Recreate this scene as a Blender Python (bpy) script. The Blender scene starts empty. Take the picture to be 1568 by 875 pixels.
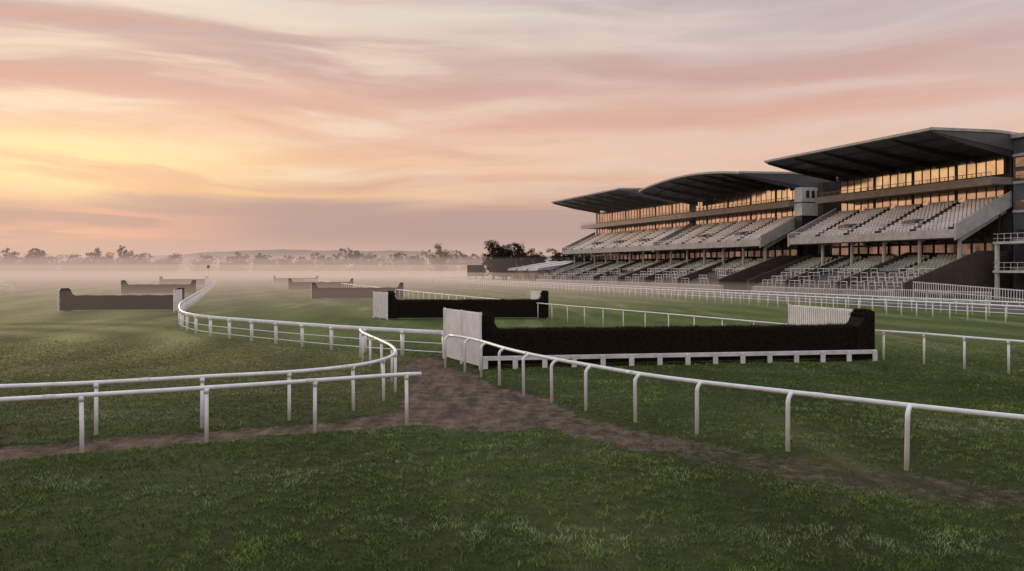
import bpy, bmesh, math, random
import numpy as np
from mathutils import Vector, Matrix
rng = np.random.default_rng(7)
random.seed(7)
scene = bpy.context.scene
scene.view_settings.view_transform = 'Standard'
scene.view_settings.look = 'None'
scene.view_settings.exposure = 0
ANG = math.atan2(0.347, 0.938)          # heading of the course / stands
CA, SA = math.cos(ANG), math.sin(ANG)

# ------------------------------------------------------------------ materials
def new_mat(name):
    m = bpy.data.materials.new(name); m.use_nodes = True
    nt = m.node_tree
    b = nt.nodes['Principled BSDF']
    return m, nt, b

def mat_simple(name, c1, c2=None, rough=0.6, scale=3.0, metallic=0.0, spec=0.5, bump=0.0, detail=3, bscale=None):
    m, nt, b = new_mat(name)
    b.inputs['Roughness'].default_value = rough
    b.inputs['Metallic'].default_value = metallic
    b.inputs['Specular IOR Level'].default_value = spec
    if c2 is None: c2 = tuple(c*0.8 for c in c1)
    tc = nt.nodes.new('ShaderNodeTexCoord')
    no = nt.nodes.new('ShaderNodeTexNoise'); no.inputs['Scale'].default_value = scale
    no.inputs['Detail'].default_value = detail; no.inputs['Roughness'].default_value = 0.65
    nt.links.new(tc.outputs['Object'], no.inputs['Vector'])
    r = nt.nodes.new('ShaderNodeValToRGB')
    r.color_ramp.elements[0].position = 0.3; r.color_ramp.elements[0].color = (*c2, 1)
    r.color_ramp.elements[1].position = 0.62; r.color_ramp.elements[1].color = (*c1, 1)
    nt.links.new(no.outputs['Fac'], r.inputs['Fac'])
    nt.links.new(r.outputs['Color'], b.inputs['Base Color'])
    if bump > 0:
        bp = nt.nodes.new('ShaderNodeBump'); bp.inputs['Strength'].default_value = bump
        bp.inputs['Distance'].default_value = 0.05
        n2 = nt.nodes.new('ShaderNodeTexNoise'); n2.inputs['Scale'].default_value = bscale or scale*6
        n2.inputs['Detail'].default_value = 3
        nt.links.new(tc.outputs['Object'], n2.inputs['Vector'])
        nt.links.new(n2.outputs['Fac'], bp.inputs['Height'])
        nt.links.new(bp.outputs['Normal'], b.inputs['Normal'])
    return m

M_white = mat_simple('white_paint', (0.86,0.86,0.90), (0.70,0.70,0.71), 0.4, 2.5)
M_white2 = mat_simple('white_plastic_aged', (0.78,0.79,0.82), (0.56,0.57,0.57), 0.45, 1.5)
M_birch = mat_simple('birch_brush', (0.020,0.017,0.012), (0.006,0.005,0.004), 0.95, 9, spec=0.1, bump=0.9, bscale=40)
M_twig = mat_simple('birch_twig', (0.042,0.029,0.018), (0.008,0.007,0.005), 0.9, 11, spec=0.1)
M_board = mat_simple('dark_board', (0.03,0.028,0.028), (0.015,0.014,0.014), 0.8, 3, spec=0.2)
M_conc = mat_simple('concrete', (0.20,0.187,0.18), (0.115,0.107,0.102), 0.85, 0.7, bump=0.1)
M_concl = mat_simple('light_concrete', (0.52,0.50,0.50), (0.36,0.345,0.34), 0.8, 0.8)
M_brown = mat_simple('brown_cladding', (0.085,0.060,0.054), (0.05,0.038,0.035), 0.8, 0.6)
M_dark = mat_simple('dark_cladding', (0.04,0.038,0.04), (0.024,0.024,0.026), 0.6, 0.6)
M_blue = mat_simple('blue_grey_cladding', (0.11,0.13,0.16), (0.07,0.085,0.105), 0.5, 0.5)
M_bronze = mat_simple('bronze_parapet', (0.34,0.27,0.24), (0.23,0.185,0.17), 0.6, 0.7)
M_roof = mat_simple('roof_metal', (0.11,0.106,0.115), (0.07,0.069,0.075), 0.45, 0.4)
M_seat = mat_simple('seat_plastic', (0.78,0.76,0.79), (0.54,0.52,0.55), 0.5, 0.35)
M_seatg = mat_simple('seat_plastic_green', (0.33,0.37,0.32), (0.20,0.225,0.20), 0.5, 0.5)
M_glass = mat_simple('coated_glass', (1.0,0.84,0.60), (0.70,0.54,0.38), 0.10, 0.35, metallic=1.0)
M_glassd = mat_simple('dark_glass', (0.60,0.46,0.36), (0.05,0.045,0.04), 0.10, 0.22, metallic=0.85)
M_asph = mat_simple('asphalt', (0.075,0.070,0.068), (0.05,0.048,0.046), 0.85, 0.4, bump=0.2)
M_bark = mat_simple('bark', (0.05,0.038,0.03), (0.025,0.02,0.017), 0.9, 5)
M_leaf = mat_simple('foliage', (0.058,0.046,0.028), (0.022,0.019,0.014), 0.9, 0.4, spec=0.1)
M_tent = mat_simple('tent_canvas', (0.62,0.60,0.60), (0.48,0.46,0.46), 0.6, 0.4)
M_hill = mat_simple('hill_land', (0.07,0.08,0.05), (0.04,0.045,0.03), 0.95, 0.01)

# ------------------------------------------------------------------ helpers
def group(name, loc, rot=0.0, off=None):
    e = bpy.data.objects.new(name, None); scene.collection.objects.link(e)
    e.location = loc; e.rotation_euler = (0, 0, rot)
    e.empty_display_size = 0.5
    e['off'] = list(off if off is not None else loc)
    return e

class MB:
    def __init__(s): s.v = []; s.f = []
    def hexa(s, P):
        n = len(s.v); s.v += [tuple(p) for p in P]
        s.f += [(n,n+3,n+2,n+1),(n+4,n+5,n+6,n+7),(n,n+1,n+5,n+4),(n+1,n+2,n+6,n+5),(n+2,n+3,n+7,n+6),(n+3,n,n+4,n+7)]
    def box(s, x0,x1,y0,y1,z0,z1):
        s.hexa([(x0,y0,z0),(x1,y0,z0),(x1,y1,z0),(x0,y1,z0),(x0,y0,z1),(x1,y0,z1),(x1,y1,z1),(x0,y1,z1)])
    def prism(s, prof, y0, y1):
        n = len(s.v); k = len(prof)
        s.v += [(x,y0,z) for x,z in prof] + [(x,y1,z) for x,z in prof]
        s.f.append(tuple(range(n,n+k))); s.f.append(tuple(range(n+2*k-1,n+k-1,-1)))
        for i in range(k):
            j = (i+1)%k
            s.f.append((n+j,n+i,n+k+i,n+k+j))
    def beam(s, a, b, w, h):
        a = Vector(a); b = Vector(b); t = (b-a).normalized()
        ref = Vector((0,0,1)) if abs(t.z) < 0.95 else Vector((1,0,0))
        u = t.cross(ref).normalized(); q = u.cross(t).normalized()
        P = []
        for c in (a,b):
            P.append([c-u*w/2-q*h/2, c+u*w/2-q*h/2, c+u*w/2+q*h/2, c-u*w/2+q*h/2])
        s.hexa(P[0]+P[1])
    def sweep(s, pts, r, n=8, ref=(0,0,1), rz=None):
        pts = [Vector(p) for p in pts]; k = len(pts); base = len(s.v)
        ref = Vector(ref)
        for i,p in enumerate(pts):
            t = (pts[min(i+1,k-1)]-pts[max(i-1,0)]).normalized()
            u = ref - t*ref.dot(t)
            if u.length < 1e-3: u = Vector((1,0,0)) - t*t.x
            u.normalize(); w = t.cross(u)
            rr = r[i] if isinstance(r,(list,tuple)) else r
            r2 = rr if rz is None else rz
            for j in range(n):
                a = 2*math.pi*j/n
                s.v.append(tuple(p + u*math.cos(a)*r2 + w*math.sin(a)*rr))
        for i in range(k-1):
            for j in range(n):
                a0 = base+i*n+j; a1 = base+i*n+(j+1)%n
                s.f.append((a0,a1,a1+n,a0+n))
        s.f.append(tuple(base+j for j in range(n-1,-1,-1)))
        s.f.append(tuple(base+(k-1)*n+j for j in range(n)))
    def build(s, name, mat, parent=None, smooth=False, off=None, bevel=0):
        me = bpy.data.meshes.new(name)
        o = list(parent['off']) if parent is not None else (off or (0,0,0))
        me.from_pydata([(x-o[0],y-o[1],z-o[2]) for x,y,z in s.v], [], s.f)
        bm = bmesh.new(); bm.from_mesh(me)
        bmesh.ops.recalc_face_normals(bm, faces=bm.faces)
        bm.to_mesh(me); bm.free()
        me.materials.append(mat)
        if smooth:
            me.polygons.foreach_set('use_smooth', [len(p.vertices)==4 for p in me.polygons])
        ob = bpy.data.objects.new(name, me); scene.collection.objects.link(ob)
        if parent is not None: ob.parent = parent
        else: ob.location = o
        if bevel:
            md = ob.modifiers.new('bevel','BEVEL'); md.width = bevel; md.segments = 2; md.limit_method='ANGLE'
        return ob

def catmull(P, step=0.5):
    P = [Vector(p) for p in P]; out = []
    Q = [P[0]*2-P[1]] + P + [P[-1]*2-P[-2]]
    for i in range(1,len(Q)-2):
        a,b,c,d = Q[i-1:i+3]; n = max(1,int((c-b).length/step))
        for k in range(n):
            t = k/n
            out.append(0.5*((2*b)+(c-a)*t+(2*a-5*b+4*c-d)*t*t+(3*b-a-3*c+d)*t**3))
    out.append(P[-1]); return out

def resample(P, d):
    out = [P[0].copy()]; acc = 0
    for i in range(len(P)-1):
        a,b = P[i],P[i+1]; L = (b-a).length; pos = d-acc
        while pos <= L and L > 0:
            out.append(a+(b-a)*(pos/L)); pos += d
        acc = L-(pos-d)
    return out

def vnoise(x, y, seed=0):
    xi = np.floor(x); yi = np.floor(y); fx = x-xi; fy = y-yi
    fx = fx*fx*(3-2*fx); fy = fy*fy*(3-2*fy)
    h = lambda a,b: np.modf(np.abs(np.sin(a*127.1+b*311.7+seed*74.7)*43758.5453))[0]
    return (h(xi,yi)*(1-fx)+h(xi+1,yi)*fx)*(1-fy)+(h(xi,yi+1)*(1-fx)+h(xi+1,yi+1)*fx)*fy
def fbm(x, y, seed=0, o=4):
    s = 0; a = 0.5; t = 0
    for i in range(o):
        c_, s_ = math.cos(0.6*i+0.3), math.sin(0.6*i+0.3)
        xr = x*c_-y*s_; yr = x*s_+y*c_
        s = s+a*vnoise(xr*2**i+i*17.3, yr*2**i-i*9.1, seed+i); t += a; a *= 0.5
    return s/t
def sstep(a,b,x):
    t = np.clip((x-a)/(b-a),0,1); return t*t*(3-2*t)

# ------------------------------------------------------------------ ground
PATHS = [
  ([(-3.6,32.8,0.7),(-3.4,30.8,0.9),(-2.4,27.5,1.25),(-1.75,24.3,1.65),(-0.9,21.9,2.15),(-0.7,20.8,2.3)],1.0),
  ([(-14.5,14.4,0.6),(-10.6,16.2,0.6),(-8.9,16.9,0.6),(-7.2,17.8,0.58),(-5.2,18.6,0.6),(-3.6,19.5,0.65),(-2.0,20.3,0.9)],1.0),
  ([(0.4,20.3,0.9),(1.4,19.3,0.8),(3.1,17.2,0.8)],0.66),
  ([(3.1,17.2,0.8),(4.8,15.5,0.95),(6.7,14.1,1.0),(9.2,12.4,1.1),(12,10.6,1.2)],0.47),
]
def dirt_mask(X, Y):
    m = np.zeros_like(X)
    wob = (fbm(X*0.9,Y*0.9,3)-0.5)*1.4+(fbm(X*3.1,Y*3.1,4)-0.5)*0.9
    for pl,st in PATHS:
        for (x0,y0,w0),(x1,y1,w1) in zip(pl[:-1],pl[1:]):
            dx,dy = x1-x0,y1-y0; t = np.clip(((X-x0)*dx+(Y-y0)*dy)/(dx*dx+dy*dy),0,1)
            d = np.hypot(X-x0-dx*t, Y-y0-dy*t); w = w0+(w1-w0)*t
            m = np.maximum(m, st*(1-sstep(-0.35,0.35,d-w+wob*0.5)))
    return m
def height(X, Y):
    near = 1/(1+(np.hypot(X,Y)/60)**2)
    dm = dirt_mask(X,Y)
    return ((fbm(X*0.25,Y*0.25,11)-0.5)*0.14+(fbm(X*1.3,Y*1.3,5)-0.5)*0.05)*near - 0.05*dm

def axis(lo, hi, step, far0, far1, g=1.13):
    a = list(np.arange(lo,hi+1e-6,step)); s = step
    while a[-1] < far1: s *= g; a.append(a[-1]+s)
    s = step; b = []; c = lo
    while c > far0: s *= g; c -= s; b.append(c)
    return np.array(b[::-1]+a)
xs = axis(-15,17,0.16,-3500,3500); ys = axis(8,36,0.16,-300,5000)
GX,GY = np.meshgrid(xs,ys); X = GX.ravel(); Y = GY.ravel()
Z = height(X,Y)
nx,ny = len(xs),len(ys)
me = bpy.data.meshes.new('ground')
idx = np.arange(nx*ny).reshape(ny,nx)
F = np.stack([idx[:-1,:-1],idx[:-1,1:],idx[1:,1:],idx[1:,:-1]],-1).reshape(-1,4)
me.vertices.add(nx*ny); me.vertices.foreach_set('co', np.stack([X,Y,Z],-1).ravel())
me.loops.add(F.size); me.loops.foreach_set('vertex_index', F.ravel())
me.polygons.add(len(F)); me.polygons.foreach_set('loop_start', np.arange(0,F.size,4))
me.polygons.foreach_set('loop_total', np.full(len(F),4)); me.polygons.foreach_set('use_smooth', np.ones(len(F),bool))
me.update()
def dryness(X,Y):
    cx = np.interp(Y,[20,24,31.5,33.3,36.5,39.3,41.8,44.7,49,56,66,81,106,138,182,253,380],
                     [-3.0,-3.7,-6.2,-3.0,-8.1,-11.6,-14.6,-17.7,-20.6,-23.9,-27.7,-33.1,-41.7,-53,-69,-95,-142])
    far = np.where(Y>380, -142-(Y-380)*0.37, cx)
    return sstep(-1.0,1.5,far-X)*sstep(18,32,Y)
at = me.attributes.new('dirt','FLOAT','POINT'); at.data.foreach_set('value', dirt_mask(X,Y).astype(np.float32))
at = me.attributes.new('dry','FLOAT','POINT'); at.data.foreach_set('value', dryness(X,Y).astype(np.float32))
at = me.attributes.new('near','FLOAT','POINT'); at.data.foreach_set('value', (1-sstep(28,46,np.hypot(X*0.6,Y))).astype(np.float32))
ground = bpy.data.objects.new('ground', me); scene.collection.objects.link(ground)

m, nt, b = new_mat('turf'); me.materials.append(m)
N = nt.nodes; L = nt.links
def nnoise(scale, detail=5, rough=0.6, vec=None):
    n = N.new('ShaderNodeTexNoise'); n.inputs['Scale'].default_value = scale
    n.inputs['Detail'].default_value = detail; n.inputs['Roughness'].default_value = rough
    L.new(vec or tc.outputs['Object'], n.inputs['Vector']); return n.outputs['Fac']
def nramp(fac, stops):
    r = N.new('ShaderNodeValToRGB'); e = r.color_ramp.elements
    while len(e) < len(stops): e.new(0.5)
    for k,(p,c) in enumerate(stops):
        e[k].position = p; e[k].color = (*c,1) if len(c)==3 else c
    L.new(fac, r.inputs['Fac']); return r.outputs['Color']
def nmix(fac, a, b2, mode='MIX'):
    x = N.new('ShaderNodeMix'); x.data_type = 'RGBA'; x.blend_type = mode
    for sock,val in ((x.inputs[0],fac),(x.inputs[6],a),(x.inputs[7],b2)):
        if isinstance(val,(int,float)): sock.default_value = val
        elif isinstance(val,tuple): sock.default_value = (*val,1)
        else: L.new(val,sock)
    return x.outputs[2]
def nmath(op, a, b2=0.0, c=None):
    x = N.new('ShaderNodeMath'); x.operation = op
    for sock,val in zip(x.inputs,(a,b2,c)):
        if val is None: continue
        if isinstance(val,(int,float)): sock.default_value = val
        else: L.new(val,sock)
    return x.outputs[0]
def smooth(a,b_,x):
    m_ = N.new('ShaderNodeMapRange'); m_.interpolation_type = 'SMOOTHSTEP'
    m_.inputs['From Min'].default_value = a; m_.inputs['From Max'].default_value = b_; L.new(x, m_.inputs['Value']); return m_.outputs[0]
tc = N.new('ShaderNodeTexCoord')
def omap(sc, rot=0):
    mp = N.new('ShaderNodeMapping'); mp.inputs['Scale'].default_value = sc; mp.inputs['Rotation'].default_value = (0,0,rot)
    L.new(tc.outputs['Object'], mp.inputs['Vector']); return mp.outputs[0]
fine = nnoise(3.2, 8, 0.8); mid = nnoise(0.5,5,0.65); big = nnoise(0.06,3,0.5)
streak = nnoise(1.0,5,0.65, omap((0.35,0.035,1), -ANG))
gcol = nramp(fine, [(0.36,(0.026,0.050,0.009)),(0.5,(0.072,0.118,0.023)),(0.66,(0.16,0.20,0.056))])
dcol = nramp(fine, [(0.36,(0.100,0.100,0.030)),(0.5,(0.215,0.205,0.075)),(0.66,(0.36,0.33,0.15))])
ad = N.new('ShaderNodeAttribute'); ad.attribute_name = 'dry'
base = nmix(ad.outputs['Fac'], gcol, dcol)
base = nmix(nmath('MULTIPLY', nramp(mid,[(0.45,(0,0,0)),(0.68,(1,1,1))]), 0.45), base, (0.18,0.18,0.07))
base = nmix(nmath('MULTIPLY', nramp(big,[(0.4,(0,0,0)),(0.65,(1,1,1))]), 0.4), base, (0.17,0.18,0.07))
base = nmix(nmath('MULTIPLY', smooth(0.46,0.64,streak), 0.5), base, (0.065,0.085,0.024))
base = nmix(nmath('MULTIPLY', nmath('SUBTRACT',1.0,smooth(0.32,0.47,streak)), 0.5), base, (0.30,0.27,0.14))
sx = N.new('ShaderNodeSeparateXYZ'); L.new(tc.outputs['Object'], sx.inputs[0])
across = nmath('ADD', nmath('MULTIPLY', sx.outputs[0], CA), nmath('MULTIPLY', sx.outputs[1], SA))
across = nmath('ADD', across, nmath('MULTIPLY', big, 6.0))
st = nmath('SINE', nmath('MULTIPLY', across, 0.95))
stm = nmath('MULTIPLY_ADD', st, 0.16, 1.0)
cxn = nmath('SUBTRACT', sx.outputs[0], -32.0); cyn = nmath('SUBTRACT', sx.outputs[1], 36.0)
rad_ = nmath('SQRT', nmath('ADD', nmath('MULTIPLY',cxn,cxn), nmath('MULTIPLY',cyn,cyn)))
ring = nmath('SINE', nmath('MULTIPLY', nmath('ADD',rad_,nmath('MULTIPLY',mid,1.2)), 1.25))
ringf = nmath('MULTIPLY', nmath('MULTIPLY', ad.outputs['Fac'], 0.26), nmath('SUBTRACT',1.0,smooth(16,26,rad_)))
stm = nmath('ADD', stm, nmath('MULTIPLY', ring, ringf))
an = N.new('ShaderNodeAttribute'); an.attribute_name = 'near'
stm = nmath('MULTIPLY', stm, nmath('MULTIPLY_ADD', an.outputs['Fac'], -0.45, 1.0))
cmb = N.new('ShaderNodeCombineXYZ')
for i in range(3): L.new(stm, cmb.inputs[i])
base = nmix(1.0, base, cmb.outputs[0], 'MULTIPLY')
ddir = N.new('ShaderNodeAttribute'); ddir.attribute_name = 'dirt'
dn = nnoise(2.2,10,0.82)
rut = nnoise(1.0,5,0.7, omap((2.2,0.5,1), 0.25))
soil = nramp(dn, [(0.36,(0.060,0.040,0.030)),(0.5,(0.145,0.102,0.078)),(0.66,(0.27,0.200,0.160))])
soil = nmix(nmath('MULTIPLY',smooth(0.48,0.62,rut),0.6), soil, (0.050,0.034,0.025))
soil = nmix(nmath('MULTIPLY',nmath('SUBTRACT',1.0,smooth(0.35,0.46,rut)),0.45), soil, (0.28,0.215,0.175))
dm = nmath('ADD', ddir.outputs['Fac'], nmath('MULTIPLY', nmath('SUBTRACT', fine, 0.5), 1.8))
dmc2 = nmath('MULTIPLY', smooth(0.36,0.60,dm), nmath('GREATER_THAN', ddir.outputs['Fac'], 0.02))
base = nmix(dmc2, base, soil)
L.new(base, b.inputs['Base Color']); b.inputs['Roughness'].default_value = 0.95
b.inputs['Specular IOR Level'].default_value = 0.15
bp = N.new('ShaderNodeBump'); bp.inputs['Strength'].default_value = 1.0; bp.inputs['Distance'].default_value = 0.16
L.new(dn, bp.inputs['Height']); L.new(bp.outputs['Normal'], b.inputs['Normal'])

# ------------------------------------------------------------------ grass blades
nb = 560000
a0,a1 = math.sqrt(8.8), math.sqrt(46)
by = (a0+rng.random(nb)*(a1-a0))**2
bx = (rng.random(nb)*2-1)*(0.70*by+2.0)
wx = bx+(fbm(bx*1.5,by*1.5,77)-0.5)*0.8; wy = by+(fbm(bx*1.5,by*1.5,78)-0.5)*0.8
clump = np.clip((fbm(wx*6.0,wy*4.6,21,3)-0.5)*2.4+0.5,0,1)
patch = fbm(bx*0.6,by*0.8,23,4)
dm_ = dirt_mask(bx,by)
keep = (rng.random(nb) > dm_*1.02) & (rng.random(nb) < 0.35+0.9*clump) & (rng.random(nb) < 1-sstep(32,46,by))
bx,by,clump,dm_,patch = bx[keep],by[keep],clump[keep],dm_[keep],patch[keep]; nb = len(bx)
bz = height(bx,by)-0.01
h = (0.022+0.042*rng.random(nb))*(0.5+0.8*clump)*(0.7+0.6*patch)*(1-0.4*dm_)
w = 0.0062*(by/10)**0.9*(0.8+0.6*rng.random(nb))
th = rng.random(nb)*2*math.pi; ph = rng.random(nb)*2*math.pi; lean = h*(0.2+1.1*rng.random(nb))
cx,cy = np.cos(th)*w,np.sin(th)*w
V = np.empty((nb,3,3))
V[:,0] = np.stack([bx-cx,by-cy,bz],-1); V[:,1] = np.stack([bx+cx,by+cy,bz],-1)
V[:,2] = np.stack([bx+np.cos(ph)*lean,by+np.sin(ph)*lean,bz+h],-1)
def tri_mesh(name, V, mat, col=None, loc=(0,0,0)):
    n = len(V); me = bpy.data.meshes.new(name); k = V.shape[1]
    me.vertices.add(n*k); me.vertices.foreach_set('co', (V.reshape(-1,3)-np.array(loc)).ravel())
    me.loops.add(n*k); me.loops.foreach_set('vertex_index', np.arange(n*k))
    me.polygons.add(n); me.polygons.foreach_set('loop_start', np.arange(0,n*k,k)); me.polygons.foreach_set('loop_total', np.full(n,k))
    me.update()
    if col is not None:
        ca = me.color_attributes.new('Col','FLOAT_COLOR','POINT'); ca.data.foreach_set('color', col.ravel().astype(np.float32))
    me.materials.append(mat); ob = bpy.data.objects.new(name,me); ob.location = loc
    scene.collection.objects.link(ob); return ob
tone = fbm(bx*0.45,by*0.45,31); dew = sstep(0.50,0.70,fbm(bx*0.25+5,by*0.6,41)); dry = dryness(bx,by)
rv = rng.random(nb)
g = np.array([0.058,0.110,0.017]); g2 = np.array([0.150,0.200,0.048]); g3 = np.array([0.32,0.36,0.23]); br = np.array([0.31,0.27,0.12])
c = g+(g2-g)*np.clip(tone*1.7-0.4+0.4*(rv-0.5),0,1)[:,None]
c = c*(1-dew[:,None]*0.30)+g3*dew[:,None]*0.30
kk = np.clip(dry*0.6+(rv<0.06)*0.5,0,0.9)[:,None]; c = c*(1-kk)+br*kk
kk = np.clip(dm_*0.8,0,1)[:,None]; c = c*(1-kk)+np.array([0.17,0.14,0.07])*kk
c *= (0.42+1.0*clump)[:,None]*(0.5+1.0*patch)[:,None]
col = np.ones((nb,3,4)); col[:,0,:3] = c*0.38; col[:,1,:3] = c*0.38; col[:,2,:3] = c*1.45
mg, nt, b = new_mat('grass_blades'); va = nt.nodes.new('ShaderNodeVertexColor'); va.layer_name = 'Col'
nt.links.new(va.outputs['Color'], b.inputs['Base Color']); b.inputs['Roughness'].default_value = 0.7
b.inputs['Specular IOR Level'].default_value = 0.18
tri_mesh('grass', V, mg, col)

# ------------------------------------------------------------------ running rails
def rail(name, bases, h=1.2, rp=0.045, rr=0.05, bend=0.0, posts=None, mat=M_white, rz=None, mid=None, step=0.4, n=10, skip=0):
    bases = [Vector((x,y,0)) for x,y in bases]
    loc = (bases[0].x,bases[0].y,0); e = group(name, loc)
    pm = MB(); rm = MB(); jm = MB()
    path = catmull(bases, step)
    pp = bases if posts is None else resample(path, posts)
    def tang(i, arr):
        return (arr[min(i+1,len(arr)-1)]-arr[max(i-1,0)]).normalized()
    for i,p in enumerate(pp):
        if i < skip: continue
        t = tang(i,pp); nrm = Vector((t.y,-t.x,0))
        z0 = -0.15
        lx = random.uniform(-0.015,0.015); ly = random.uniform(-0.015,0.015)
        if bend:
            R = abs(bend); sgn = 1 if bend > 0 else -1
            q = [p+Vector((0,0,z0)), p+Vector((lx,ly,h-R-rr*0.3))]
            for k in range(1,7):
                a = k/6*math.pi/2
                q.append(p+Vector((lx,ly,h-R-rr*0.3))+nrm*sgn*R*(1-math.cos(a))+Vector((0,0,R*math.sin(a))))
            pm.sweep(q, rp, 10, ref=t)
        else:
            pm.sweep([p+Vector((0,0,z0)), p+Vector((lx,ly,h-rr*0.5))], rp, 10 if n>6 else 5, ref=t)
            if n > 6:
                pm.sweep([p+Vector((lx,ly,h-rr-0.07)), p+Vector((lx,ly,h-rr*0.2))], rp*1.35, 10, ref=t)
    sh = bend
    rp_ = []
    for i,p in enumerate(path):
        t = tang(i,path); nrm = Vector((t.y,-t.x,0))
        rp_.append(p+nrm*sh+Vector((0,0,h+0.008*math.sin(i*0.37)+0.006*math.sin(i*0.11))))
    rm.sweep(rp_, rr, n, rz=rz)
    if n >= 10:
        for k in range(6, len(rp_)-2, 11):
            jm.sweep([rp_[k], rp_[k]+(rp_[k+1]-rp_[k]).normalized()*0.22], rr*1.12, n)
        jm.build('rail_sleeves', M_white2, e, True)
    if mid:
        for zz in mid:
            rm.sweep([p+Vector((0,0,zz)) for p in path], rr*0.45, max(4,n-4))
    pm.build('posts', mat, e, True); rm.build('top_rail', mat, e, True)
    return e

rb = [(-2.6,30.6),(-1.75,29.1),(-1.08,27.5),(-0.405,25.6),(0.356,23.75),(1.13,22.24),(1.97,20.9),(3.04,19.3),(4.22,17.88),(5.75,16.34),(7.45,14.8),(9.2,13.35),(11.0,12.0),(12.9,10.7)]
rail('running_rail', rb, 1.2, 0.046, 0.052, bend=-0.2)
rail('running_rail', [(-2.25,19.42),(-2.59,19.3),(-4.57,18.17),(-6.68,17.14),(-8.83,16.1),(-11.0,15.1),(-13.2,14.15),(-15.4,13.2)], 1.2, 0.044, 0.05, skip=1)
rail('running_rail', [(-16.0,16.2),(-13.7,16.7),(-11.6,17.25),(-9.5,17.9),(-7.44,18.8),(-5.6,19.7),(-4.27,21.1),(-3.70,22.6),(-3.62,24.3),(-4.05,26.4),(-4.75,28.5),(-5.5,30.4),(-6.1,32.0),(-6.5,33.6)], 1.2, 0.044, 0.05)
Cb = [(-2.88,33.3),(-4.7,34.3),(-8.1,36.5),(-11.6,39.3),(-14.6,41.8),(-17.7,44.7),(-20.6,49),(-23.9,56.3),(-27.7,66),(-33.1,81.4),(-41.7,106),(-53,138),(-69,182),(-95,253),(-142,380)]
rail('running_rail', Cb, 1.08, 0.085, 0.05, posts=2.2, rz=0.10, mid=[0.62,0.25], step=1.5, n=8)
rail('running_rail', [(12.9,36.6),(10.6,41.5),(7.6,47.8),(2.7,57.8),(-2.2,69),(-7,80),(-12.6,94),(-25,126),(-43,175),(-62,226)], 1.2, 0.03, 0.04, posts=2.3, step=2, n=6)
rail('running_rail', [(14.9,33.2),(15.45,32.6),(16.4,31.2),(17.2,29.8),(18.0,28.4),(18.9,26.7),(19.9,24.9),(21,23)], 1.2, 0.044, 0.05)
def PS(p,s,z=0): return (CA*p-SA*s, SA*p+CA*s, z)
rail('running_rail', [PS(51.5,s)[:2] for s in (5,30,60,100,150,200,260)], 1.2, 0.05, 0.07, posts=1.5, step=6, n=6, mid=[0.7])
rail('running_rail', [PS(57.5,s)[:2] for s in (5,30,60,100,150,200,230)], 1.2, 0.045, 0.065, posts=1.5, step=6, n=6, mid=[0.65])
rail('running_rail', [(-75,118),(-100,150),(-112,170),(-150,190),(-190,200)], 1.2, 0.05, 0.07, posts=3, step=5, n=5)
rail('running_rail', [(-170,262),(-120,268),(-80,272),(-40,300)], 1.2, 0.06, 0.10, posts=4, step=5, n=5)

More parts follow.
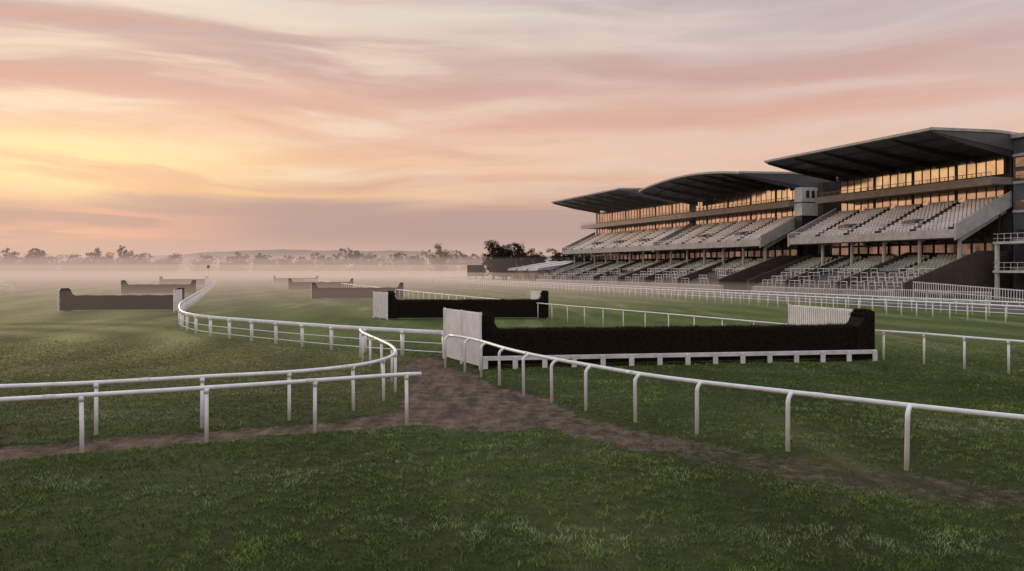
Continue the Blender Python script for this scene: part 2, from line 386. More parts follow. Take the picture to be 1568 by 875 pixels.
# ------------------------------------------------------------------ steeplechase fences
def slat_panel(pm, a, b, z0, z1, w, gap, th=0.04, frame=True):
    a = Vector(a); b = Vector(b); d = b-a; Ln = d.length; t = d/Ln; n = int(Ln/(w+gap))
    for i in range(n+1):
        c = a+t*(Ln*i/n)
        p0 = c-t*w/2; p1 = c+t*w/2; q = Vector((t.y,-t.x,0))*th/2
        P = [p0-q,p1-q,p1+q,p0+q]
        pm.hexa([v+Vector((0,0,z0)) for v in P]+[v+Vector((0,0,z1+0.02*math.sin(i*1.7))) for v in P])
    if frame:
        q = Vector((t.y,-t.x,0))
        for zz in (z0+0.25, (z0+z1)/2, z1-0.02):
            pm.beam(a+q*0.05+Vector((0,0,zz)), b+q*0.05+Vector((0,0,zz)), 0.05, 0.1)
def chase_fence(name, A, B, H=1.42, He=2.05, depth=0.9, detail=True, lw=None, rw=None, board=True, pitch=1.2):
    A = Vector((*A,0)); B = Vector((*B,0)); d = B-A; Ln = d.length; ang = math.atan2(d.y,d.x)
    e = group(name, A, ang, off=(0,0,0))
    body = MB(); zb = 0.12
    n = max(6,int(Ln/0.25)); base = len(body.v)
    for i in range(n+1):
        x = Ln*i/n; j = 0.03*math.sin(i*0.9)+random.uniform(-0.025,0.025)
        for (y,z) in ((0.0,zb),(0.06+j*0.5,H*0.5),(0.16,H-0.05+j),(0.30,H+j*0.6),(depth-0.1,H-0.04+j),(depth,zb)):
            body.v.append((x,y,z))
    for i in range(n):
        for k in range(6):
            a = base+i*6+k; b_ = base+i*6+(k+1)%6
            body.f.append((a,b_,b_+6,a+6))
    body.f.append(tuple(base+k for k in range(6))); body.f.append(tuple(base+n*6+k for k in range(5,-1,-1)))
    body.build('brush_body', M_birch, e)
    ends = MB()
    for sx,x0 in ((1,-0.02),(-1,Ln+0.02)):
        prof = [(x0,0.08),(x0,He),(x0+sx*0.22,He+0.02),(x0+sx*0.42,He-0.08),(x0+sx*0.5,He-0.3),(x0+sx*0.6,H+0.12),(x0+sx*0.8,H-0.02),(x0+sx*0.8,0.08)]
        ends.prism(prof, -0.05, depth+0.04)
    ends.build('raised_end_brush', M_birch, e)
    if detail:
        k = int(Ln*2600); rx = rng.random(k)*Ln; front = rng.random(k)<0.5
        rz = np.where(front, zb+0.2+rng.random(k)*(H-0.45), H-0.12)
        ry = np.where(front, 0.12*(rz/H)**1.5-0.005, 0.12+rng.random(k)*(depth-0.2))
        tuft = 0.08*vnoise(rx*3.0,ry*2,5)
        hh = np.where(front, 0.22, 0.08+0.12*rng.random(k)+tuft)
        T = np.empty((k,3,3)); ww = 0.006
        T[:,0] = np.stack([rx-ww,ry,rz],-1); T[:,1] = np.stack([rx+ww,ry,rz],-1)
        T[:,2] = np.stack([rx+(rng.random(k)-0.5)*0.08, ry+np.where(front,-0.045,(rng.random(k)-0.5)*0.05), rz+hh],-1)
        k2 = 4200; side = rng.random(k2)<0.5; ex = rng.random(k2)*0.5
        T2 = np.empty((k2,3,3)); xx = np.where(side, ex, Ln-ex); zz = He-0.1-np.where(ex>0.4,0.15,0); yy = rng.random(k2)*depth
        T2[:,0] = np.stack([xx-ww,yy,zz],-1); T2[:,1] = np.stack([xx+ww,yy,zz],-1); T2[:,2] = np.stack([xx+(rng.random(k2)-0.5)*0.12,yy+(rng.random(k2)-0.5)*0.12,zz+0.12+0.10*rng.random(k2)],-1)
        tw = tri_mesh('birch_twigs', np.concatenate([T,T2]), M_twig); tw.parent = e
    if board:
        bm_ = MB(); nf = max(3,int(round(Ln/pitch)))
        bm_.box(0.0, Ln, -0.20,-0.14, 0.30,0.47)
        for i in range(nf+1):
            x = (Ln-0.2)*i/nf+0.1
            bm_.box(x-0.10, x+0.10, -0.27,-0.203, -0.05,0.44)
        bm_.build('takeoff_board', M_white2, e, bevel=0.012 if detail else 0)
    M = Matrix.Rotation(-ang,3,'Z')
    for nm,wg in (('wing_panel_a',lw),('wing_panel_b',rw)):
        if not wg: continue
        a = M@(Vector((*wg[0],0))-A); b_ = M@(Vector((*wg[1],0))-A)
        pm = MB(); slat_panel(pm, a, b_, wg[2], wg[3], wg[4], wg[5])
        for c in (a,b_, (a+b_)/2): pm.sweep([c+Vector((0,0,-0.1)), c+Vector((0,0,wg[3]+0.06))], 0.055, 8)
        pm.build(nm, M_white, e)
    return e
chase_fence('steeplechase_fence', (-1.15,30.0), (15.0,32.5), lw=((-1.2,29.65),(-2.85,33.1),0.12,2.10,0.15,0.012), rw=((15.05,32.7),(13.55,38.3),0.12,2.02,0.07,0.08))
chase_fence('steeplechase_fence', (-9.3,58.6), (2.75,59.6), detail=True, lw=((-9.3,58.4),(-10.7,60.6),0.1,2.0,0.15,0.01), rw=((2.7,59.7),(1.5,63),0.1,2.0,0.07,0.06), board=False)
chase_fence('steeplechase_fence', (-25,98), (-13.9,100), detail=False, board=False, lw=((-25.1,98),(-25.6,100.5),0.1,1.9,0.15,0.05), rw=((-13.8,100),(-14.4,102),0.1,1.9,0.15,0.05))
chase_fence('steeplechase_fence', (-40.2,141), (-29,143), detail=False, board=False, lw=((-40.3,141),(-41,144),0.1,1.9,0.15,0.05))
chase_fence('steeplechase_fence', (-62.4,205), (-51.5,208), detail=False, board=False, rw=((-51.4,208),(-52,211),0.1,1.9,0.15,0.05))
chase_fence('steeplechase_fence', (-40.3,70), (-30,71), detail=False, board=False, lw=((-40.4,69.8),(-40.9,72.5),0.1,1.9,0.15,0.03), rw=((-29.9,70.9),(-29.6,68.6),0.1,1.9,0.15,0.03))
chase_fence('steeplechase_fence', (-59.3,119), (-49,121), detail=False, board=False, lw=((-59.4,119),(-60.3,122),0.1,1.9,0.15,0.05))
chase_fence('steeplechase_fence', (-81.4,181), (-71.2,183), detail=False, board=False, rw=((-71,183),(-70.5,180),0.1,1.9,0.15,0.05))

# ------------------------------------------------------------------ grandstands
def grandstand(name, s0, s1, rs0, rs1, zf=21.5, arc=0.0, white_end=False, tower=False):
    e = group(name, PS(84,s0), ANG, off=(84,s0,0))
    NR = 12; dp = 0.8; dz = 0.38; pr = []
    for i in range(NR):
        pr += [(89+i*dp, 8.6+i*dz),(89+(i+1)*dp, 8.6+i*dz)]
    prof = [(89,7.7)]+pr+[(98.6,12.3)]
    a = MB(); a.prism(prof[::-1], s0, s1); a.build('upper_tier', M_conc, e)
    a = MB()
    for sa,sb in ((s0-0.3,s0-0.003),(s1+0.003,s1+0.3)):
        a.prism([(88.5,7.5),(98.6,12.1),(98.6,14.2),(88.9,9.7),(88.5,9.6)], sa, sb)
    a.box(88.55,88.97, s0+0.01, s1-0.01, 7.85, 8.95)
    a.build('tier_parapet', M_concl, e)
    se = MB(); ds = 0.62; aisle = 6.2
    for i in range(NR):
        s = s0+0.6; p = 89+i*dp; z = 8.6+i*dz
        while s < s1-0.8:
            if (s-s0) % aisle > 1.5:
                se.box(p+0.28,p+0.62, s,s+0.48, z+0.36,z+0.42)
                se.box(p+0.60,p+0.66, s,s+0.48, z+0.42,z+0.82+random.uniform(-0.03,0.03))
            s += ds
    se.build('upper_seats', M_seat, e)
    vm = MB()
    k = s0+aisle*1.5+0.4
    while k < s1-3:
        vm.prism([(91.0,9.0),(93.4,9.0),(93.4,11.0),(91.3,10.6)],k-1.1,k+1.1); k += aisle*2
    vm.build('vomitory', M_conc, e)
    r = MB()
    r.beam((88.75,s0,9.75),(88.75,s1,9.75),0.07,0.07); r.beam((88.75,s0,9.35),(88.75,s1,9.35),0.04,0.04)
    s = s0
    while s <= s1: r.beam((88.75,s,8.9),(88.75,s,9.75),0.05,0.05); s += 1.5
    k = s0+0.75
    while k < s1:
        r.beam((89.2,k,9.6),(98.4,k,13.9),0.06,0.06); k += aisle
    r.build('tier_railing', M_white2, e)
    c = MB(); s = s0+0.6
    while s < s1:
        c.sweep([(90.2,s,-0.1),(90.2,s,8.1)],0.24,8); c.beam((90.2,s,7.6),(98.5,s,11.6),0.3,0.5)
        s += 6.2
    c.build('columns', M_concl, e)
    NL = 14; dp2 = 0.9; dz2 = 0.30; pr = []
    for i in range(NL): pr += [(80.5+i*dp2, 1.0+i*dz2),(80.5+(i+1)*dp2, 1.0+i*dz2)]
    a = MB(); a.prism(([(80.5,-0.1)]+pr+[(98.5,4.9),(98.5,-0.1)])[::-1], s0+0.3, s1-0.3); a.build('lower_terrace', M_conc, e)
    a = MB()
    ends_ = [s0, s0+(s1-s0)*0.36, s0+(s1-s0)*0.70, s1-0.28] if s1-s0 < 40 else [s0, s0+12, s0+24, s0+36, s1-0.28]
    for k in ends_:
        a.prism([(80.2,-0.1),(98.6,-0.1),(98.6,6.2),(93,6.2),(80.2,2.0)], k, k+0.28)
    a.build('terrace_side_wall', M_brown, e)
    se = MB(); rl = MB()
    for i in range(NL):
        p = 80.5+i*dp2; z = 1.0+i*dz2; s = s0+0.8
        if i >= 7:
            while s < s1-0.8:
                if (s-s0) % 6.2 > 1.0:
                    se.box(p+0.28,p+0.62,s,s+0.5,z+0.36,z+0.42); se.box(p+0.60,p+0.66,s,s+0.5,z+0.42,z+0.85)
                s += ds
        elif i % 2 == 0:
            while s < s1-3:
                if random.random() < 0.85:
                    rl.beam((p+0.1,s,z+1.05),(p+0.1,s+2.4,z+1.05),0.08,0.08); rl.beam((p+0.1,s,z+0.6),(p+0.1,s+2.4,z+0.6),0.05,0.05)
                    for q in (0,1.2,2.4): rl.beam((p+0.1,s+q,z-0.02),(p+0.1,s+q,z+1.05),0.07,0.07)
                s += 3.1
    se.build('lower_seats', M_seatg, e); rl.build('crush_barriers', M_white2, e)
    a = MB(); a.box(97.2,97.4,s0+0.4,s1-0.4,5.0,11.2); a.build('concourse_glazing', M_glassd, e)
    a = MB(); s = s0+0.4
    while s < s1: a.box(97.05,97.18,s,s+0.15,5.0,11.0); s += 2.05
    a.box(97.02,97.19,s0+0.4,s1-0.4,7.3,7.6)
    a.build('concourse_frames', M_dark, e)
    a = MB(); a.box(98.9,112,s0,s1,-0.1,19.2); a.build('rear_block', M_brown, e)
    g = MB(); s = s0+0.5
    for z0_,z1_ in ((13.3,14.95),(16.6,18.95)):
        s = s0+0.5
        while s < s1-1.9:
            j1 = random.uniform(-0.012,0.012); j2 = random.uniform(-0.012,0.012)
            n_ = len(g.v); g.v += [(98.64+j1,s+0.01,z0_),(98.64-j1,s+1.49,z0_),(98.64-j1+j2,s+1.49,z1_),(98.64+j1+j2,s+0.01,z1_)]
            g.f.append((n_+3,n_+2,n_+1,n_)); s += 1.5
    g.build('glazing', M_glass, e)
    a = MB(); s = s0+0.5; i = 0
    while s < s1-0.5:
        wd = 0.40 if i % 5 == 0 else 0.07
        a.box(98.54,98.60,s,s+wd,13.2,14.98); a.box(98.54,98.60,s,s+wd,16.5,19.0); s += 1.5; i += 1
    a.box(98.42,98.597,s0+0.4,s1-0.4,19.0,19.5)
    a.build('window_frames', M_dark, e)
    a = MB(); a.box(94.6,98.41,s0-0.5,s1+0.2,15.0,15.35); a.box(94.3,94.57,s0-0.6,s1+0.3,14.85,15.9)
    a.box(94.6,98.4,s0-0.6,s0-0.5,15.0,15.9)
    a.build('balcony', M_bronze, e)
    r = MB(); r.beam((94.45,s0-0.5,16.5),(94.45,s1+0.3,16.5),0.08,0.08); r.beam((94.45,s0-0.5,16.2),(94.45,s1+0.3,16.2),0.04,0.04)
    s = s0-0.5
    while s <= s1: r.beam((94.45,s,15.9),(94.45,s,16.5),0.06,0.06); s += 1.4
    r.build('balcony_railing', M_bronze, e)
    n = 16; a = MB()
    sec = lambda z: [(83.6,z-0.35),(83.6,z),(95,z+0.35),(106,z-0.1),(106,z-2.2),(98,z-2.0),(90,z-1.1)]
    zs = []
    for i in range(n+1):
        t = i/n; s = rs0+(rs1-rs0)*t; z = zf+arc*4*t*(1-t); zs.append((s,z))
        a.v += [(p,s,zz) for p,zz in sec(z)]
    for i in range(n):
        for k in range(7):
            q = i*7+k; w_ = i*7+(k+1)%7
            a.f.append((q,w_,w_+7,q+7))
    a.f.append(tuple(range(7))); a.f.append(tuple(n*7+k for k in range(6,-1,-1)))
    a.build('roof', M_roof, e)
    fa = MB(); rib = MB()
    for i in range(n):
        (sa,za),(sb,zb2) = zs[i],zs[i+1]
        fa.beam((83.5,sa,za-0.1),(83.5,sb,zb2-0.1),0.22,0.32)
    fa.beam((83.5,rs0-0.08,zf-0.05),(95,rs0-0.08,zf+0.32),0.14,0.35); fa.beam((95,rs0-0.08,zf+0.32),(106,rs0-0.08,zf-0.15),0.14,0.35)
    fa.build('roof_fascia', M_concl, e)
    m_ = int((rs1-rs0)/5.5)
    for i in range(m_+1):
        t = (i+0.03)/(m_+0.06); s = rs0+(rs1-rs0)*t; z = zf+arc*4*t*(1-t)
        rib.prism([(84.0,z-0.55),(90,z-1.75),(98,z-2.9),(98,z-2.0),(90,z-1.1),(84.0,z-0.36)][::-1], s-0.14, s+0.14)
    for pp_,dzz in ((87,-0.9),(91,-1.45),(95,-1.9)):
        for i in range(n):
            (sa,za),(sb,zb2) = zs[i],zs[i+1]
            rib.beam((pp_,sa,za+dzz),(pp_,sb,zb2+dzz),0.12,0.2)
    rib.build('roof_ribs', M_dark, e)
    if white_end:
        a = MB()
        a.box(95.5,100.5,s0-2.6,s0-0.62,13.2,15.4); a.box(95.5,100.5,s0-2.6,s0-0.62,15.6,18.2)
        a.build('end_pod', M_white2, e)
        a = MB(); a.box(95.6,100.4,s0-2.5,s0-0.7,15.41,15.59); a.box(95.6,98,s0-2.5,s0-0.7,8,13.19)
        for q in (96.4,97.6,98.8): a.box(q,q+0.7,s0-2.63,s0-2.605,16.3,17.6)
        a.build('pod_joint', M_dark, e)
        a = MB(); a.box(98.9,113,s0-4,s0-2.7,-0.1,19.0); a.box(101,113,s0-4.01,s0-0.01,19.01,19.3); a.build('gable_wall', M_brown, e)
    if tower:
        a = MB(); a.box(98.2,114,s0-16,s0-0.75,-0.1,21.0); a.build('stair_tower', M_blue, e)
        a = MB()
        for zz in (3.6,7.4,11.2,15.0,18.6): a.box(98.02,98.19,s0-16,s0-0.8,zz,zz+0.35)
        for k in (1,3.3,6,9,12): a.box(98.0,98.17,s0-16+k,s0-16+k+0.12,0,21)
        a.box(97.6,114.5,s0-16.5,s0-0.8,21.003,21.5)
        a.build('tower_bands', M_concl, e)
        a = MB()
        for zz in (4.0,7.8,11.6,15.4,17.2):
            a.box(98.05,98.16,s0-7,s0-1.2,zz,zz+1.2)
        a.build('tower_windows', M_glassd, e)
        a = MB()
        for zz in (3.3,7.0): 
            a.box(93.5,98.0,s0-12,s0-1.5,zz,zz+0.3)
            for q in np.arange(s0-12,s0-1.4,0.9): a.beam((93.6,q,zz+0.3),(93.6,q,zz+1.3),0.05,0.05)
            for dz3 in (0.7,1.3): a.beam((93.6,s0-12,zz+dz3),(93.6,s0-1.5,zz+dz3),0.06,0.06)
        for q in (s0-1.8,s0-6,s0-11.5): a.box(93.7,94.1,q-0.2,q+0.2,-0.1,7.0)
        a.build('tower_balconies', M_white2, e)
    return e
grandstand('grandstand', 75, 106.4, 74.2, 106.2, zf=21.5, tower=True)
grandstand('grandstand', 114, 150, 113, 147.5, zf=20.5, arc=1.3, white_end=True)
grandstand('grandstand', 150.6, 199, 157, 195, zf=21.9, white_end=False)

a = MB()
P = [PS(63,-20),PS(81.5,-20),PS(81.5,240),PS(63,240)]
a.v = [(x,y,0.03) for x,y,_ in P]; a.f = [(0,1,2,3)]
a.build('asphalt_road', M_asph, None)
def picket(name, p, s0, s1, h=1.3, z=0.0, z1=None):
    e = group(name, PS(p,s0), ANG, off=(p,s0,0)); a = MB(); z1 = z if z1 is None else z1
    n = int(abs(s1-s0)/0.3)
    for i in range(n+1):
        s = s0+(s1-s0)*i/n; zz = z+(z1-z)*i/n
        a.box(p-0.02,p+0.02,s-0.03,s+0.03,zz-0.05 if i%6 else -0.05,zz+h)
    for q in (0.25,h-0.1): a.beam((p+0.03,s0,z+q),(p+0.03,s1,z1+q),0.05,0.09)
    a.build('pickets', M_white2, e)
picket('white_picket_fence', 76, 60, 75, 1.4)
picket('white_picket_fence', 79.5, 76, 104, 1.1)
picket('white_picket_fence', 79.5, 112, 196, 1.1)
picket('white_picket_fence', 74, 48, 68, 1.2, 0.2, 1.2)

for k,(s,p,L_,W_) in enumerate(((204,90,7,16),(214,90,7,15),(224,90,7,14))):
    e = group('marquee_tent', PS(p,s), ANG, off=(p,s,0))
    a = MB(); a.prism([(p-W_/2-0.5,3.3),(p+W_/2+0.5,4.8),(p+W_/2,6.2),(p-W_/2,4.0)], s-L_/2, s+L_/2); a.build('canopy', M_tent, e)
    a = MB(); a.box(p-W_/2+1,p+W_/2,s-L_/2+0.1,s+L_/2-0.1,0,3.2); a.build('walls', M_bronze, e)
    a = MB()
    for q in np.arange(s-L_/2+0.5,s+L_/2-1.7,2.5): a.box(p-W_/2+0.93,p-W_/2+0.99,q,q+1.6,0.8,2.6)
    a.build('windows', M_dark, e)

e = group('race_display_board', (-10.3,222,0))
a = MB(); a.box(-12.7,-7.9,222,222.7,1.7,4.75); a.build('screen', M_board, e, bevel=0.05)
a = MB()
for x in (-12.2,-10.3,-8.4): a.sweep([(x,222.9,-0.1),(x,222.9,4.6)],0.1,6); a.beam((x,222.9,4.0),(x,225,0),0.1,0.1)
a.box(-12.8,-7.8,221.9,221.98,4.75,4.9); a.build('frame', M_dark, e)
e = group('furlong_post', (-86,222,0))
a = MB(); a.sweep([(-86,222,-0.1),(-86,222,4.2)],0.1,8); a.build('post', M_white, e)
a = MB(); a.sweep([(-86.25,222,4.4),(-85.75,222,4.4)],0.45,16,ref=(0,0,1)); a.build('disc', M_board, e)

# ------------------------------------------------------------------ trees
def leaf_quads(C, R, n, size, seed=0):
    k = len(C); i = rng.integers(0,k,n); d = rng.normal(size=(n,3)); d /= np.linalg.norm(d,axis=1)[:,None]
    rr = rng.random(n)**0.45; P = C[i]+d*rr[:,None]*R[i]
    u = rng.normal(size=(n,3)); u /= np.linalg.norm(u,axis=1)[:,None]; v = np.cross(u,rng.normal(size=(n,3))); v /= np.linalg.norm(v,axis=1)[:,None]
    s = size*(0.5+rng.random(n))[:,None]
    return np.stack([P-u*s,P+v*s*0.6,P+u*s,P-v*s*0.6],1)
def make_tree(loc, H, Wd, nleaf=9000, name='tree'):
    e = group(name, loc); x0,y0,_ = loc; a = MB(); cen = []; rad = []
    th = H*0.14
    a.sweep([(x0,y0,-0.2),(x0+0.1,y0,th*0.5),(x0-0.1,y0,th),(x0,y0,H*0.8)],[H*0.035,H*0.028,H*0.02,H*0.005],8,ref=(1,0,0))
    for k in range(56):
        az = k*2.4+random.random()*0.8; t = random.random()
        zc = H*(0.12+0.78*t); env = Wd*0.5*math.sqrt(max(0.08,1-((t-0.42)/0.62)**2))*random.uniform(0.35,0.95)
        p2 = Vector((x0+math.cos(az)*env,y0+math.sin(az)*env,zc)); p0 = Vector((x0,y0,th*0.8+(zc-th*0.8)*0.45)); p1 = (p0+p2)/2+Vector((0,0,-0.05*env))
        a.sweep([p0,p1,p2],[H*0.009,H*0.006,H*0.002],5)
        cen.append(p2); rad.append(Wd*random.uniform(0.07,0.13))
        for j in range(4):
            q = p1.lerp(p2,random.random()); dd = Vector((random.gauss(0,1),random.gauss(0,1),random.uniform(0,1.4))).normalized()*Wd*random.uniform(0.08,0.17)
            r_ = q+dd; a.sweep([q,(q+r_)/2+Vector((0,0,0.05)),r_],[H*0.004,H*0.0025,H*0.0012],4)
            cen.append(r_); rad.append(Wd*random.uniform(0.045,0.085))
    a.build('trunk_and_limbs', M_bark, e, True)
    lv = leaf_quads(np.array([list(c) for c in cen]), np.array(rad)[:,None]*np.array([1,1,0.9]), nleaf, 0.13)
    ob = tri_mesh('foliage', lv, M_leaf, loc=loc); ob.location = (0,0,0); ob.parent = e
for (x,y,H,W_) in ((-5.8,243,13.6,8.5),(-2.0,247,12.6,8.5),(1.8,244,12.8,8.5),(6.0,249,11.0,8.5),(9.3,247,8.8,6.5),(-33,365,16.5,11),(-3,255,11.5,8),(16,270,10.0,8),(21,273,12,9),(26,275,10.5,9)):
    make_tree((x,y,0),H,W_,nleaf=13000)
# hedgerow trees along the far side of the course
cen = []; rad = []; trunks = []
spots = [(-271,14,16),(-259,10,15),(-248,8,15.5),(-232,16,11.5),(-220,5,15.5),(-204,9,17),(-190,12,13.5),(-176,10,12),(-158,9,11),(-141,12,13.5),(-129,8,12.5),(-116,9,11),(-103,9,12.5),(-87,10,15.5),(-73,7,12.5),(-59,10,13.5),(-45,8,14),(-29,7,14),(-20,6,12),(-9,7,11),(21,8,15),(30,8,15.5),(45,10,15)]
for k in range(34): spots.append((-285-k*13+random.uniform(-4,4),random.uniform(8,14),random.uniform(10,17)))
for k in range(25): spots.append((60+k*16,random.uniform(6,14),random.uniform(8,15)))
for x,w_,h_ in spots:
    nb_ = max(3,int(w_/1.8)); bumps = [(random.uniform(-1,1)*w_, h_*random.uniform(0.60,0.92), random.uniform(3.2,5.0)) for _ in range(nb_)]
    bumps.append((0,h_,min(w_*0.6,5.0)))
    for bx_,bh,bw in bumps:
        yb = 410+random.uniform(-7,7); trunks.append((x+bx_,yb,bh))
        for i in range(46):
            t = random.uniform(0.10,1.0); env = bw*math.sqrt(max(0.03,1-((t-0.52)/0.52)**2))
            aa = random.uniform(0,6.283); rr_ = env*random.random()**0.5
            r = random.uniform(0.6,1.2); cen.append((x+bx_+math.cos(aa)*rr_, yb+math.sin(aa)*rr_, bh*t*0.93)); rad.append((r*1.2,r*1.2,r))
for k in range(1000):
    x = -760+k*1.5; hh = 8.8+1.6*math.sin(k*0.13)+1.2*math.sin(k*0.51)+random.uniform(0,1.6)
    for q in (0.25,0.6,0.85): cen.append((x+random.uniform(-1,1),432+16*math.sin(k*0.03),hh*q)); rad.append((1.9,1.8,hh*0.17))
lv = leaf_quads(np.array(cen), np.array(rad), 620000, 0.34)
tri_mesh('distant_trees', lv, M_leaf)
tk = MB()
for x,yb,h_ in trunks: tk.sweep([(x,yb,0),(x+0.2,yb,h_*0.5),(x,yb,h_*0.8)],[0.3,0.18,0.06],5,ref=(1,0,0))
tk.build('distant_tree_trunks', M_bark)
hx = np.linspace(-3500,3500,220); prof = 14+34*sstep(-1500,-700,hx)*(1-sstep(-400,300,hx))+14*fbm(hx*0.004,hx*0,61)+8*fbm(hx*0.02,hx*0,62)
V_ = []; F_ = []
for r_,(yy,k) in enumerate(((1900,0.0),(2150,0.65),(2400,1.0),(2900,0.8))):
    for x,z in zip(hx,prof): V_.append((x,yy+60*math.sin(x*0.002),z*k-0.5))
for r_ in range(3):
    for i in range(219):
        q = r_*220+i; F_.append((q,q+1,q+221,q+220))
a = MB(); a.v = V_; a.f = F_; a.build('hills', M_hill, None, True)

# ------------------------------------------------------------------ mist
def mist(p0, p1, s0, s1, z0, z1, dens, col=(0.66,0.47,0.39)):
    a = MB()
    P = [PS(p0,s0),PS(p1,s0),PS(p1,s1),PS(p0,s1)]
    a.hexa([(x,y,z0) for x,y,_ in P]+[(x,y,z1) for x,y,_ in P])
    m = bpy.data.materials.new('mist_glow_volume'); m.use_nodes = True; nt = m.node_tree; nt.nodes.clear()
    out = nt.nodes.new('ShaderNodeOutputMaterial')
    sc = nt.nodes.new('ShaderNodeVolumeAbsorption'); sc.inputs['Color'].default_value = (0,0,0,1); sc.inputs['Density'].default_value = dens
    emn = nt.nodes.new('ShaderNodeEmission'); emn.inputs['Color'].default_value = (*col,1); emn.inputs['Strength'].default_value = dens  # self-glow of the volume stands in for light scattered in the mist
    ad = nt.nodes.new('ShaderNodeAddShader')
    nt.links.new(sc.outputs[0],ad.inputs[0]); nt.links.new(emn.outputs[0],ad.inputs[1]); nt.links.new(ad.outputs[0],out.inputs['Volume'])
    return a.build('mist', m, None)
mist(-2500,62, 58,130, 0.15,2.2, 0.0056)
mist(-2500,62, 130.2,250, 0.15,3.0, 0.0095)
mist(-2500,62, 130.2,250, 3.02,6.0, 0.0020)
mist(-2500,2500, 250.5,3000, 0.15,3.0, 0.0150)
mist(-2500,2500, 250.5,3000, 3.02,5.5, 0.0080)
mist(-2500,2500, 250.5,3000, 5.52,8.5, 0.0042)
mist(-2500,2500, 250.5,3000, 8.52,13, 0.0016)
mist(-2500,2500, 120,3000, 13.02,34, 0.0004, (0.56,0.39,0.34))

# ------------------------------------------------------------------ world
w = bpy.data.worlds.new('World'); scene.world = w; w.use_nodes = True
nt = w.node_tree; N = nt.nodes; L = nt.links
bg = N['Background']
tc = N.new('ShaderNodeTexCoord'); sp = N.new('ShaderNodeSeparateXYZ'); L.new(tc.outputs['Generated'], sp.inputs[0])
el = sp.outputs[2]
def vscale(sx_,sy_,sz_):
    m_ = N.new('ShaderNodeMapping'); m_.inputs['Scale'].default_value = (sx_,sy_,sz_)
    L.new(tc.outputs['Generated'], m_.inputs['Vector']); return m_.outputs[0]
left = nramp(el, [(0,(.64,.45,.36)),(0.035,(.62,.39,.31)),(0.065,(.94,.50,.28)),(0.10,(1.0,.62,.31)),(0.15,(1.0,.69,.44)),(0.20,(.92,.58,.41)),(0.25,(.88,.61,.46)),(0.30,(.90,.76,.62)),(0.36,(.80,.72,.67)),(0.55,(.85,.86,.92)),(1.0,(1.0,1.08,1.2))])  # upper stops, out of view, raised and blued as added cool fill light
right = nramp(el, [(0,(.58,.42,.36)),(0.05,(.55,.39,.34)),(0.09,(.73,.50,.39)),(0.14,(.83,.57,.45)),(0.19,(.77,.52,.44)),(0.25,(.64,.49,.47)),(0.33,(.58,.53,.54)),(0.42,(.64,.64,.71)),(0.6,(.80,.86,.96)),(1.0,(1.0,1.08,1.2))])  # unseen top stops carry the same added cool fill
side = smooth(-0.5,0.45,sp.outputs[0])
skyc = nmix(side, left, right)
warp = nnoise(2.0,2,0.5,vscale(1,1,4))
wv = N.new('ShaderNodeVectorMath'); wv.operation = 'MULTIPLY_ADD'
c3 = N.new('ShaderNodeCombineXYZ'); L.new(warp,c3.inputs[0]); L.new(warp,c3.inputs[2])
L.new(c3.outputs[0], wv.inputs[0]); wv.inputs[1].default_value = (0.5,0.5,1.2)
tilt = N.new('ShaderNodeMapping'); tilt.inputs['Rotation'].default_value = (0,math.radians(3),0); tilt.inputs['Scale'].default_value = (1.5,1.5,15)
L.new(tc.outputs['Generated'], tilt.inputs['Vector']); L.new(tilt.outputs[0], wv.inputs[2])
cn = nnoise(1.15,7,0.50,wv.outputs[0]); cn2 = nnoise(2.1,7,0.52,wv.outputs[0])
ccol = nramp(el, [(0,(.46,.33,.30)),(0.08,(.56,.35,.31)),(0.13,(.87,.48,.32)),(0.18,(.78,.45,.35)),(0.24,(.63,.41,.37)),(0.33,(.53,.43,.42)),(0.45,(.56,.53,.56)),(0.7,(.75,.78,.85)),(1.0,(.8,.85,.95))])
cm = nmath('MULTIPLY', smooth(0.42,0.66,cn), 0.92)
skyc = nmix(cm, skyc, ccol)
low = nmath('SUBTRACT',1.0,smooth(0.36,0.5,el))
leftw = nmath('MULTIPLY_ADD', side, -0.45, 0.85)
cm2 = nmath('MULTIPLY', nmath('MULTIPLY', nmath('MULTIPLY', smooth(0.46,0.70,cn2), leftw), smooth(0.05,0.12,el)), low)
skyc = nmix(cm2, skyc, nmix(side,(1.0,.82,.61),(.83,.68,.61)))
cm3 = nmath('MULTIPLY', nmath('MULTIPLY', nmath('SUBTRACT',1.0,smooth(0.28,0.47,cn2)), 0.5), low)
skyc = nmix(cm3, skyc, nmix(side,(.78,.40,.28),(.58,.39,.36)))
bank = nmath('ADD', el, nmath('MULTIPLY', nmath('SUBTRACT', cn, 0.5), 0.12))
bm1 = nmath('SUBTRACT', 1.0, smooth(0.066,0.090,bank))
bm1 = nmath('MULTIPLY', bm1, 0.88)
bcol = nmix(side,(.44,.30,.30),(.50,.35,.335))
skyc = nmix(bm1, skyc, nmix(smooth(0.0,0.05,el),(.66,.47,.39),bcol))
pk = nmath('MULTIPLY', nmath('MULTIPLY', smooth(0.45,0.58,cn2), nmath('SUBTRACT',1.0,smooth(-0.5,-0.25,sp.outputs[0]))), nmath('SUBTRACT',1.0,smooth(0.055,0.09,el)))
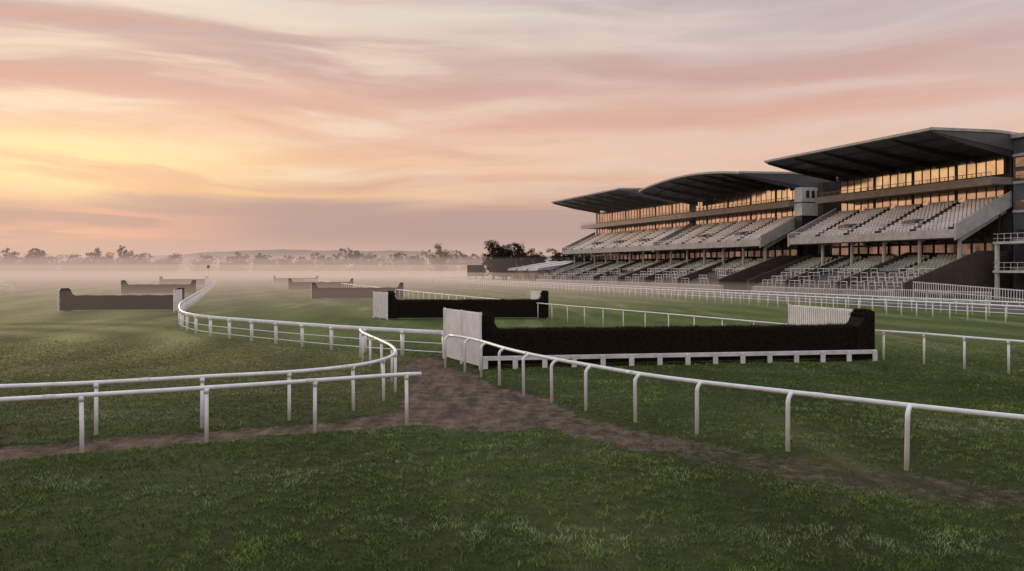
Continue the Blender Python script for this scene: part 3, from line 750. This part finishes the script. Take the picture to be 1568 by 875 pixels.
skyc = nmix(nmath('MULTIPLY',nmath('MULTIPLY',pk,0.7),smooth(0.02,0.04,el)), skyc, (.90,.45,.33))
SAZ,SEL = math.radians(-31), math.radians(6.8)
sd = Vector((math.sin(SAZ)*math.cos(SEL), math.cos(SAZ)*math.cos(SEL), math.sin(SEL)))
df = N.new('ShaderNodeVectorMath'); df.operation = 'SUBTRACT'; L.new(tc.outputs['Generated'],df.inputs[0]); df.inputs[1].default_value = tuple(sd)
sc_ = N.new('ShaderNodeVectorMath'); sc_.operation = 'MULTIPLY'; L.new(df.outputs[0],sc_.inputs[0]); sc_.inputs[1].default_value = (2.8,2.8,19)
ln_ = N.new('ShaderNodeVectorMath'); ln_.operation = 'LENGTH'; L.new(sc_.outputs[0],ln_.inputs[0])
gl = nmath('MULTIPLY',nmath('SUBTRACT',1.0,smooth(0.0,1.15,ln_.outputs['Value'])),nmath('SUBTRACT',1.15,nmath('MULTIPLY',cm3,1.6)))
skyc = nmix(nmath('MULTIPLY',gl,0.9), skyc, (1.12,.84,.43))
ns = N.new('ShaderNodeTexSky'); ns.sky_type = 'NISHITA'; ns.sun_disc = False
ns.sun_elevation = SEL; ns.sun_rotation = SAZ
nsc = nmix(1.0, ns.outputs[0], (0.06,0.06,0.06), 'MULTIPLY')
skyc = nmix(0.06, skyc, nsc)
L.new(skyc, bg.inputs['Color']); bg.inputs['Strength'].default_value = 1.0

sl = bpy.data.lights.new('sun','SUN'); sl.energy = 1.2; sl.angle = math.radians(8); sl.color = (1.0,0.72,0.48)
so = bpy.data.objects.new('sun', sl); scene.collection.objects.link(so)
so.rotation_euler = (-sd).to_track_quat('-Z','Y').to_euler(); so.location = sd*100

cam = bpy.data.cameras.new('camera'); co = bpy.data.objects.new('camera', cam); scene.collection.objects.link(co)
co.location = (0,0,3.8); co.rotation_euler = (math.radians(90),0,0)
cam.sensor_width = 36; cam.lens = 27.55; cam.shift_y = -0.01626; cam.clip_end = 8000; cam.clip_start = 0.1
scene.camera = co
